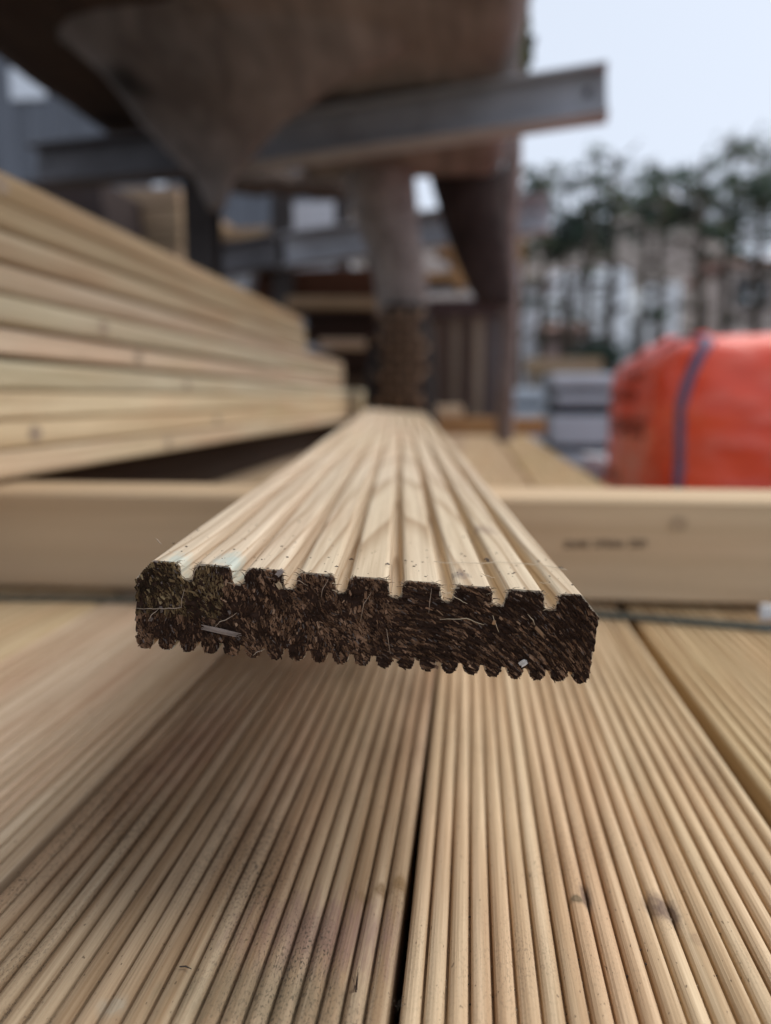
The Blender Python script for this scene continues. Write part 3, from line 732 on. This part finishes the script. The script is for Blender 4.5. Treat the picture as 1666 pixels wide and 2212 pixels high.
# tall brown plank stack seen between the beam and the left stack
a, b = pk(232, 408, 392, 560, 6.0); planks('plank_stack', (a.x,a.y,GROUND), b, 1.6, 16, (.33,.24,.155), 'tall stack of brown planks seen below the left end of the beam', 'timber stack')
a, b = pk(400, 520, 730, 560, 6.6); planks('wrapped_pack', (a.x,a.y,GROUND), b, 1.5, 6, (.42,.43,.46), 'pale grey wrapped pack behind the rack column', 'timber stack', mat=plain('grey_wrap', (.42,.43,.46), .4, .4, 3))
a, b = pk(385, 492, 600, 516, 6.55); planks('plank_stack', a, b, .5, 2, (.46,.33,.20), 'thin honey planks lying on the grey wrapped pack', 'timber stack')
a, b = pk(600, 438, 728, 518, 6.6); planks('wrapped_pack', a, b, 1.0, 3, (.50,.48,.50), 'pale lilac grey pack on top of the wrapped pack, right of the honey planks', 'timber stack', mat=plain('pale_wrap', (.62,.61,.64), .45, .25, 3))
a, b = pk(728, 425, 785, 525, 6.6); planks('plank_stack', a, b, .6, 5, (.52,.43,.34), 'small pale plank bundle left of the grey trunk', 'timber stack')
a, b = pk(40, 392, 236, 560, 5.4); planks('plank_stack', (a.x,a.y,GROUND), b, 1.4, 12, (.055,.042,.040), 'dark stack added to darken the recess under the left beam, beside the tall brown planks', 'timber stack')  # near-black stack put in to stand for a shaded recess
for (x0, y0, x1, y1, z0, z1, r_, lab) in ((500,388,748,404,3.3,3.4,.055,'brown round pole under the beam, left of the grey trunk'), (545,640,600,470,5.6,5.9,.05,'dark slanting pole in front of the grey pack'), (930,498,1075,470,4.3,4.2,.07,'grey brown pole crossing behind the dark flitch')):
    m = MB(); p, q = at(x0,y0,z0), at(x1,y1,z1); m.tube([p.lerp(q,k/8)+Vector((0,.01*math.sin(k*1.9),.008*math.sin(k*2.7))) for k in range(9)], [r_*(1+.12*math.sin(k*1.3)) for k in range(9)], 10)
    o = m.build('timber_pole', oldwood('pole_wood', (.15,.11,.085), (.08,.06,.05), 2), None, True, local_to=p); tag(o, lab, 'pole')
# orange timber on the third beam
m = MB(); oz = 4.7
def poly3(m, pts, z, th):
    f = [at(x, y, z) for x, y in pts]; k = [p + Vector((FW.x,FW.y,0))*th for p in f]; n = len(f)
    m.add(f+k, [tuple(range(n)), tuple(range(n,2*n))] + [(i,(i+1)%n,n+(i+1)%n,n+i) for i in range(n)])
poly3(m, [(915,588),(985,588),(975,550),(945,543),(955,532),(985,537),(1008,575),(1012,615),(995,625),(978,606),(915,606)], oz, .25)
o = m.build('timber_bracket', plain('orange_timber', (.36,.19,.075), .7, .45, 6), None, False, local_to=at(960,590,oz)); tag(o, 'orange brown timber bracket between the grey trunk and the dark flitch', 'bracket')
m = MB(); poly3(m, [(1106,515),(1135,512),(1135,600),(1112,612)], 5.2, .3); o = m.build('timber_offcut', plain('brown_timber', (.25,.15,.07), .8, .45, 6), None, False, local_to=at(1120,560,5.2)); tag(o, 'brown timber end hanging below the second beam tip, beside the trees', 'timber block')
# grey shed far left
M_SHED = plain('grey_cladding', (.15,.16,.185), .6, .45, 1.2, .3, stretch=(6,1,.4))
sh = empty('shed', at(200,560,15), 'grey clad shed wall behind the upper left of the rack', 'shed')
a, b = at(-900,900,15), at(820,120,16); sh.location = ((a.x+b.x)/2, a.y+3, GROUND)
m = MB(); wsh = b.x-a.x; nrib = 60
for k in range(nrib): m.box((-wsh/2+wsh*(k+.5)/nrib, -3+.02*(k%2), 3.5), (wsh/nrib, .06, 7.0))
m.build('wall', M_SHED, sh); m = MB(); m.box((0,0,7.1), (wsh+.6,6.6,.2), None, None, 0, .02); m.build('roof', plain('shed_roof', (.16,.165,.18), .6, .4, 2), sh)
M_SKY_GAP = plain('sky_gap_white', (.80,.83,.88), .4, .15, 2)  # pale panels on the wall paint in gaps of bright sky
for (x0, y0, x1, y1) in ((140,235,212,292),(412,405,440,500),(492,440,530,510),(590,385,660,450),(0,150,60,230)):
    p, q = at(x0,y1,14.9), at(x1,y0,14.9); m = MB(); m.box(((p.x+q.x)/2-sh.location.x, a.y-.06-sh.location.y, (p.z+q.z)/2-GROUND), (abs(q.x-p.x), .05, abs(q.z-p.z)), None, None, 0, .01)
    m.build('shed_patch', M_SKY_GAP if x0 != 0 else plain('grey_panel',(.33,.34,.36),.5,.3,2), sh)

# ------------------------------------------------------------------ red bulk bag on the right
bx0 = .532; byn = 2.16; byf = 3.25; bx1 = bx0+1.05; btop = .378
cen = Vector(((bx0+bx1)/2, (byn+byf)/2, (GROUND+btop)/2)); hd = Vector(((bx1-bx0)/2, (byf-byn)/2, (btop-GROUND)/2))
def bag_pt(d):
    """rounded, slightly slumped box with creases"""
    d = Vector(d); pw_ = 7.0
    k = (abs(d.x)**pw_ + abs(d.y)**pw_ + abs(d.z)**pw_)**(-1/pw_); q = d*k
    p = Vector((q.x*hd.x, q.y*hd.y, q.z*hd.z))
    t = (p.y/hd.y+1)/2
    if p.z > 0: p.z -= .085*t*(p.z/hd.z)**2                         # the back end slumps
    cr = .020*mn.noise(Vector((p.x*3.2, p.y*3.2, p.z*4))) + .010*abs(mn.noise(Vector((p.x*9, p.y*9, p.z*7+3)))) + .006*mn.noise(Vector((p.x*4+p.z*22, p.y*5, p.z*18)))
    nrm = Vector((d.x**3, d.y**3, d.z**3)).normalized()
    return p + nrm*cr
bag = empty('bulk_bag', (cen.x,cen.y,cen.z), 'big glossy orange red plastic wrapped bulk bag with a grey blue strap at the right', 'bulk bag')
m = MB(); nb = 56
for ax in range(3):
    for sg in (-1,1):
        g = []
        for i in range(nb+1):
            for j in range(nb+1):
                u_, v_ = 2*i/nb-1, 2*j/nb-1; d = [0,0,0]; d[ax] = sg; d[(ax+1)%3] = u_; d[(ax+2)%3] = v_; g.append(bag_pt(d))
        m.add(g, [(i*(nb+1)+j, (i+1)*(nb+1)+j, (i+1)*(nb+1)+j+1, i*(nb+1)+j+1) for i in range(nb) for j in range(nb)])
w = NT('red_plastic'); tc = w.n('ShaderNodeTexCoord').outputs['Object']; n1 = w.noise(w.vec('MULTIPLY',tc,(2,2,7)), 2.2, 4, .6)
c = w.mix(w.mr(n1,.35,.7), (.92,.088,.022), (.78,.06,.022)); scuff_glare = w.noise(w.vec('MULTIPLY',tc,(3,3,9)), 3, 4, .65)
c = w.mix(w.mr(scuff_glare,.50,.74,0,.42), c, (.88,.30,.23)); w.bump(w.noise(tc, 26, 4, .6), .4, .01)  # pinkish scuff mix, strengthened to paint in glare on the plastic
w.bsdf.inputs['Coat Weight'].default_value = .25; w.bsdf.inputs['Coat Roughness'].default_value = .3
M_BAG = w.out(c, .34, .5)
bb = m.build('wrapped_body', M_BAG, bag, True)
import bmesh
bm = bmesh.new(); bm.from_mesh(bb.data); bmesh.ops.remove_doubles(bm, verts=bm.verts, dist=.0005); bmesh.ops.recalc_face_normals(bm, faces=bm.faces); bm.to_mesh(bb.data); bm.free()
# folded flap on the top left shoulder
m = MB(); g = []
for i in range(13):
    for j in range(7):
        p = bag_pt((-1, -.55+1.4*i/12, .86)); q = bag_pt((-.62, -.55+1.4*i/12, 1.0)); b_ = p.lerp(q, j/6); g.append(b_ + Vector((-.035*math.sin(j/6*3.1), 0, .035*math.sin(j/6*3.1)+.03*mn.noise(Vector((i*.7,j*.5,1))))))
fs = [(i*7+j,(i+1)*7+j,(i+1)*7+j+1,i*7+j+1) for i in range(12) for j in range(6)]
m.add(g, fs); o = m.build('folded_flap', M_BAG, bag, True)
md = o.modifiers.new('thickness', 'SOLIDIFY'); md.thickness = .006
# strap round the bag near its left corner
m = MB(); path = []
def face_front(fx, fz): return bag_pt((fx, -1, fz))
for k in range(25):
    fz = -1+2*k/24; path.append((face_front(-.99 + .10*max(0,(fz-.40)/.60)**1.4, fz), Vector((0,-1,0))))
for k in range(1,20):
    path.append((bag_pt((-.875, -1+2*k/20, 1)), Vector((0,0,1))))
sv = []; 
for (p, nn) in path: sv += [p+nn*.008+Vector((-.016,0,0)), p+nn*.008+Vector((.016,0,0)), p+nn*.001+Vector((.016,0,0)), p+nn*.001+Vector((-.016,0,0))]
m.add(sv, [(4*i+a_, 4*i+(a_+1)%4, 4*i+4+(a_+1)%4, 4*i+4+a_) for i in range(len(path)-1) for a_ in range(4)])
m.build('strap', plain('grey_blue_strap', (.13,.12,.20), .5, .3, 30), bag, True)
# dark printing on the shaded left face, blurred past reading
M_PRINT = plain('dark_print', (.16,.022,.014), .6, .3, 40)
for (z0, z1, y0, y1, n) in ((.52,.62,-.2,.75,9), (.22,.36,-.55,.75,10), (-.20,-.10,.1,.8,6), (.70,.78,-.35,.2,4), (-.52,-.44,.2,.8,5)):
    m = MB()
    for k in range(n):
        ya = y0+(y1-y0)*k/n; wk = (y1-y0)/n*.66
        for (i0,j0,i1,j1) in random.sample([(0,0,.3,1),(.7,0,1,1),(0,0,1,.25),(0,.4,1,.62),(0,.75,1,1)],3):
            q = [bag_pt((-1, ya+wk*i, z0+(z1-z0)*j)) + Vector((-.004,0,0)) for i, j in ((i0,j0),(i1,j0),(i1,j1),(i0,j1))]
            m.add(q, [(0,1,2,3)])
    m.build('printed_lettering', M_PRINT, bag)

# ------------------------------------------------------------------ stacks of grey slabs beyond the bag
M_CONC = plain('pale_concrete', (.55,.60,.66), .7, .25, 5, .3); M_CONC2 = plain('dark_concrete', (.05,.055,.07), .8, .4, 5)
def slabstack(x, z, wd, dp, courses, label):
    p = at(x, 900, z); o = empty('slab_stack', (p.x, p.y, GROUND), label, 'paving stack', 'stacks of grey paving slabs')
    for (y0, y1, dark, ins) in courses:
        za_, zb_ = at(x,y1,z).z-GROUND, at(x,y0,z).z-GROUND; m = MB(); m.box((ins/2,dp/2,(za_+zb_)/2), (wd-ins,dp-ins,zb_-za_-.004), None, None, 0, .008)
        m.build('slab_course' if not dark else 'spacer', M_CONC2 if dark else M_CONC, o)
    return o
slabstack(1262, 4.3, .36, .8, [(806,838,0,0),(838,850,1,.03),(850,872,0,.02),(872,897,1,.05),(897,963,0,.0),(963,978,1,.04),(978,1040,0,.02)], 'tall stack of pale grey slabs with dark gaps beside the red bag')
slabstack(1140, 6.4, .36, .8, [(838,868,0,0),(868,880,1,.04),(880,905,0,.02),(905,915,1,.05),(915,980,0,.0)], 'low stack of whitish slabs right of the slatted crate')
slabstack(1205, 5.2, .12, .5, [(862,890,0,0),(890,925,1,.0),(925,1010,0,0)], 'narrow stack of slabs with a black gap, between the two wider stacks')
m = MB(); 
p = at(1215,790,7.5); timber('timber_beam', (p.x,p.y,p.z), (.72,.3,.14), 0, (.42,.31,.21), 'brown beam lying behind the grey slab stacks', 'timber beam')
for sx in (-.25,.25): timber('timber_prop', (p.x+sx,p.y,(p.z-.07+GROUND)/2), (.12,.12,p.z-.07-GROUND), 0, (.3,.24,.17), 'timber prop under the brown beam behind the slabs', 'timber block', 'props under the brown beam')
m = MB(); p = at(1283,1003,3.9); 
for k in range(7): m.box((random.uniform(-.03,.03), random.uniform(-.03,.03), -.03+.012*k), (.10,.12,.011), Matrix.Rotation(random.uniform(-.3,.3),3,'Z') , None, .003)
o = m.build('white_offcuts', plain('white_sheet', (.75,.76,.8), .6, .15, 20), None, False, p); tag(o, 'white sheets lying between the grey slabs and the red bag', 'sheets')
m = MB(); m.box((0,0,0), (.5,.5,p.z-.035-GROUND), None, None, 0, .01); o = m.build('slab_pallet', M_CONC2, None, False, (p.x,p.y+.05,(p.z-.035+GROUND)/2)); tag(o, 'dark block under the white sheets beside the red bag', 'block')

# ------------------------------------------------------------------ ground, hill, houses, trees
w = NT('yard_ground'); tc = w.n('ShaderNodeTexCoord').outputs['Object']; n1 = w.noise(tc, 1.5, 6, .65); n2 = w.noise(tc, 40, 3, .6)
c = w.mix(w.mr(n1,.35,.7), (.20,.195,.19), (.12,.11,.10)); c = w.mix(w.mr(n2,.45,.7,0,.5), c, (.30,.29,.28)); w.bump(n2,.4,.01); M_G = w.out(c,.9,.2)
m = MB(); m.add([(-250,-60,GROUND),(250,-60,GROUND),(250,450,GROUND),(-250,450,GROUND)], [(0,1,2,3)]); o = m.build('ground', M_G); tag(o, 'grey gravel yard ground', 'ground', None, 'structure')
w = NT('winter_hill'); tc = w.n('ShaderNodeTexCoord').outputs['Object']; n1 = w.noise(tc, .18, 6, .7); n2 = w.noise(w.vec('MULTIPLY',tc,(1,1,.25)), 1.6, 4, .7)
c = w.mix(w.mr(n1,.35,.68), (.20,.165,.15), (.135,.12,.10)); c = w.mix(w.mr(n2,.4,.7,0,.6), c, (.30,.265,.25)); M_HILL = w.out(c,.95,.1)
m = MB(); nh, mh = 70, 16; vs = []
for i in range(nh+1):
    for j in range(mh+1):
        x = -60+170*i/nh; y = 48+60*j/mh; t = j/mh
        z = GROUND + 21.0*(1-.8*min(max((x-21)/11,0),1))*(1-math.cos(math.pi*min(t*1.35,1)))/2*(1+.25*mn.noise(Vector((x*.06,y*.05,1)))) + .5*mn.noise(Vector((x*.4,y*.4,3)))*t
        vs.append((x,y,z))
m.add(vs, [(i*(mh+1)+j,(i+1)*(mh+1)+j,(i+1)*(mh+1)+j+1,i*(mh+1)+j+1) for i in range(nh) for j in range(mh)]); o = m.build('hill', M_HILL, None, True); tag(o, 'brown wooded winter hillside', 'hill', None, 'structure')

M_WHITE = plain('white_render', (.86,.88,.90), .7, .12, .8); M_PINK = plain('pinkish_render', (.50,.415,.37), .8, .2, .6); M_RED = plain('red_tiles', (.24,.13,.10), .8, .4, 5); M_GLASS = plain('dark_glass', (.03,.033,.04), .15, .2, 3, .5)
def house(x0, x1, ytop, ybot, z, mat, label, wins, roof=True, rh=.9):
    a, b = at(x0, ybot, z), at(x1, ytop, z); wd = b.x-a.x; h = b.z-GROUND; o = empty('house', ((a.x+b.x)/2, (a.y+b.y)/2, GROUND), label, 'house')
    m = MB(); m.box((0,3,h/2), (wd,6,h), None, None, 0, .02); m.build('wall', mat, o)
    if roof:
        m = MB(); e = .35; m.add([(-wd/2-e,-e,h+.005),(wd/2+e,-e,h+.005),(wd/2+e,6+e,h+.005),(-wd/2-e,6+e,h+.005),(-wd/2-e,3,h+rh),(wd/2+e,3,h+rh)], [(0,1,5,4),(2,3,4,5),(0,4,3),(1,2,5),(0,3,2,1)]); m.build('roof', M_RED, o)
    for (wx, wy, ww, wh) in wins:
        p, q = at(wx-ww/2, wy+wh/2, z), at(wx+ww/2, wy-wh/2, z); m = MB(); m.box(((p.x+q.x)/2-o.location.x, -.03, (p.z+q.z)/2-GROUND), (abs(q.x-p.x),.06,abs(q.z-p.z)), None, None, 0, .01); wo = m.build('window', M_GLASS, o)
        m = MB(); m.box(((p.x+q.x)/2-o.location.x+.1, -.075, (p.z+q.z)/2-GROUND-.08), (abs(q.x-p.x)*.5,.02,abs(q.z-p.z)*.5), None, None, 0, .01); m.build('blind', M_WHITE, wo)
    return o
house(1588, 1900, 572, 760, 30, M_PINK, 'pinkish house with a red tiled roof behind the red bag at the right edge', [(1628,632,75,62)], True, .75)
house(1095, 1180, 615, 800, 26, M_WHITE, 'white cottage behind the leftmost trunks', [(1120,700,14,22)], True, .5)
house(1190, 1272, 588, 790, 31, M_WHITE, 'white house front between the second and third trunk', [], False)
house(1292, 1362, 580, 790, 34, M_WHITE, 'tall narrow white house in the middle of the trees', [(1326,740,18,24)], False)
house(1400, 1470, 612, 790, 33, M_WHITE, 'white house glimpsed between the right hand trunks', [], False)
house(1205, 1260, 715, 800, 22, plain('dull_pink',(.36,.25,.22),.8,.3,1), 'low dull pink hut with a red roof below the white houses', [], True, .5)

M_TRUNK = plain('pine_bark', (.11,.09,.07), .9, .5, 3, .1, stretch=(3,3,.6)); M_LEAF = tinted('pine_needles', .8, .15, nscale=3, amt=.3)
def tree(xpx, ytop, z, wpx, spread, seed, label, cat='pine tree', lean=0.0, dens=1.0, crown0=.52):
    crown0 += .12; wpx *= 1.2
    rnd = random.Random(seed); base = at(xpx, 900, z); top = at(xpx+lean, ytop, z); h = top.z-GROUND; r0 = wpx*z/F/2
    o = empty('pine_tree', (base.x, base.y, GROUND), label, cat, 'pines at the edge of the yard')
    m = MB(); pts = []; nseg = 12; dx = top.x-base.x
    for k in range(nseg+1):
        t = k/nseg; pts.append(Vector((dx*t + .12*mn.noise(Vector((seed,t*4,0)))*h*.12, .12*mn.noise(Vector((seed+3,t*4,0)))*h*.1, t*h*.97)))
    m.tube(pts, [r0*(1-.80*k/nseg) for k in range(nseg+1)], 9)
    tips = []
    for b in range(int(36*dens)):
        t = rnd.uniform(crown0-.36, .98); i = min(int(t*nseg), nseg-1); p = pts[i].lerp(pts[i+1], t*nseg-i); a = rnd.uniform(0, 6.283)
        L = spread*z/F*(1.15-abs(t-.78)*1.2)*rnd.uniform(.45,1.05); d = Vector((math.cos(a), math.sin(a), rnd.uniform(-.05,.45)))
        mid = p + d*L*.5 + Vector((0,0,-.05*L)); end = p + d*L; m.tube([p, mid, end], [r0*.26*(1.2-t), r0*.16*(1.2-t)+.01, .012], 5); tips += [(end, t), (mid, t), (p.lerp(end,.78), t)]
        for q in range(2):
            e2 = mid + Vector((rnd.uniform(-1,1),rnd.uniform(-1,1),rnd.uniform(-.2,.6)))*L*.4; m.tube([mid, e2], [.022,.008], 4); tips.append((e2, t))
    m.build('trunk', M_TRUNK, o, True)
    c = MB()
    for (p, t) in tips:
        if t < crown0 and rnd.random() < .9: continue
        if rnd.random() < .47 or mn.noise(Vector((p.x*.9+seed, p.y*.9, p.z*.9))) < -.20: continue
        cs = rnd.uniform(.22,.50)*spread*z/F*.34; col0 = rnd.choice(((.065,.105,.062),(.055,.092,.062),(.09,.115,.06),(.05,.08,.06),(.11,.12,.065)))
        for q in range(int(rnd.uniform(14,30))):
            v = Vector((rnd.gauss(0,1),rnd.gauss(0,1),rnd.gauss(0,.55)))*cs*.62; s_ = rnd.uniform(.05,.13)*z/18; a = Vector((rnd.gauss(0,1),rnd.gauss(0,1),rnd.gauss(0,1))).normalized(); b2 = a.orthogonal().normalized()
            c.add([p+v-a*s_, p+v+b2*s_*.45, p+v+a*s_, p+v-b2*s_*.45], [(0,1,2,3)], tuple(k*rnd.uniform(.7,1.3) for k in col0))
    c.build('crown', M_LEAF, o)
    return o
T_ = [ (1118,405,20,16,80,1,'slim pale pine nearest the post, leftmost of the trees',6,.55,.6),
       (1168,392,19,18,78,2,'thin pine left of the dark low bush, second from the post',4,.6,.58),
       (1218,372,21,20,95,3,'bare trunked pine with a dark tuft half way up, beside the third gap of sky',-5,.8,.5),
       (1262,362,18,17,80,4,'thin pine behind the middle of the white houses',10,.7,.62),
       (1312,338,20,27,110,5,'thick dark pine left of the tall white house',0,1.0,.55),
       (1380,352,22,20,95,6,'pine with a drooping crown right of the tall white house',8,.8,.55),
       (1420,372,17,24,90,7,'brown stout trunk with a broken crown, centre right',-8,.8,.6),
       (1500,345,19,30,115,8,'thickest mossy pine above the strap of the red bag',0,1.0,.52),
       (1552,330,21,22,110,9,'tall pine left of the pink house with ivy on its trunk',6,.9,.5),
       (1618,312,20,24,140,10,'dense dark pine in front of the pink house, at the right edge',10,1.35,.60),
       (1690,318,19,24,150,11,'dark pine just past the right edge of the picture',0,1.3,.60)]
for (x, yt, z, w_, sp, sd, lab, ln_, de, c0) in T_: tree(x, yt, z, w_, sp, sd, lab, lean=ln_, dens=de, crown0=c0)
def bush(x, y, z, rx, seed, label):
    rnd = random.Random(seed); p = at(x, y, z); o = empty('bush', (p.x,p.y,GROUND), label, 'bush'); m = MB(); c = MB()
    hh = p.z-GROUND
    for k in range(7): m.tube([(0,0,0),(rnd.uniform(-.2,.2),rnd.uniform(-.2,.2),hh*.5),(rnd.uniform(-.7,.7)*rx,rnd.uniform(-.5,.5)*rx,hh+rnd.uniform(-.3,.5))], [.05,.035,.01], 5)
    for k in range(900):
        v = Vector((rnd.gauss(0,.5)*rx, rnd.gauss(0,.45)*rx, hh+rnd.gauss(0,.28)*rx)); s_ = rnd.uniform(.05,.12); a = Vector((rnd.gauss(0,1),rnd.gauss(0,1),rnd.gauss(0,1))).normalized(); b2 = a.orthogonal().normalized()
        c.add([v-a*s_, v+b2*s_*.5, v+a*s_, v-b2*s_*.5], [(0,1,2,3)], tuple(q*rnd.uniform(.6,1.3) for q in (.035,.055,.042)))
    m.build('stems', M_TRUNK, o); c.build('foliage', M_LEAF, o)
bush(1236, 500, 19, 1.0, 3, 'dark green ivy clump hanging around the third trunk')
bush(1290, 770, 17, .5, 5, 'low green bush behind the brown beam')

# ------------------------------------------------------------------ light
wd = bpy.data.worlds.new('World'); scene.world = wd; wd.use_nodes = True; nt = wd.node_tree; bg = nt.nodes['Background']
sky = nt.nodes.new('ShaderNodeTexSky'); sky.sky_type = 'NISHITA'; sky.sun_disc = False
SUN_EL, SUN_AZ = R(52), R(62)              # azimuth clockwise from +y
sky.sun_elevation = SUN_EL; sky.sun_rotation = SUN_AZ; sky.dust_density = 4.0; sky.air_density = 1.0; sky.ozone_density = 1.0
hs = nt.nodes.new('ShaderNodeHueSaturation'); hs.inputs['Saturation'].default_value = .30; hs.inputs['Value'].default_value = 1.0
mx = nt.nodes.new('ShaderNodeMix'); mx.data_type = 'RGBA'; mx.inputs['Factor'].default_value = .72; mx.inputs[7].default_value = (7.1,7.95,9.4,1)
nt.links.new(sky.outputs[0], hs.inputs['Color']); nt.links.new(hs.outputs[0], mx.inputs[6]); nt.links.new(mx.outputs[2], bg.inputs['Color']); bg.inputs['Strength'].default_value = .084
sl = bpy.data.lights.new('sun', 'SUN'); sl.energy = 1.75; sl.angle = R(50); sl.color = (1,.96,.9); so = bpy.data.objects.new('sun', sl); COL.objects.link(so)
dirv = Vector((math.sin(SUN_AZ)*math.cos(SUN_EL), math.cos(SUN_AZ)*math.cos(SUN_EL), math.sin(SUN_EL)))
so.rotation_euler = dirv.to_track_quat('Z', 'Y').to_euler()
vs_ = scene.view_settings; vs_.view_transform = 'Standard'; vs_.look = 'None'; vs_.exposure = .5; vs_.gamma = 1.0; vs_.use_curve_mapping = False
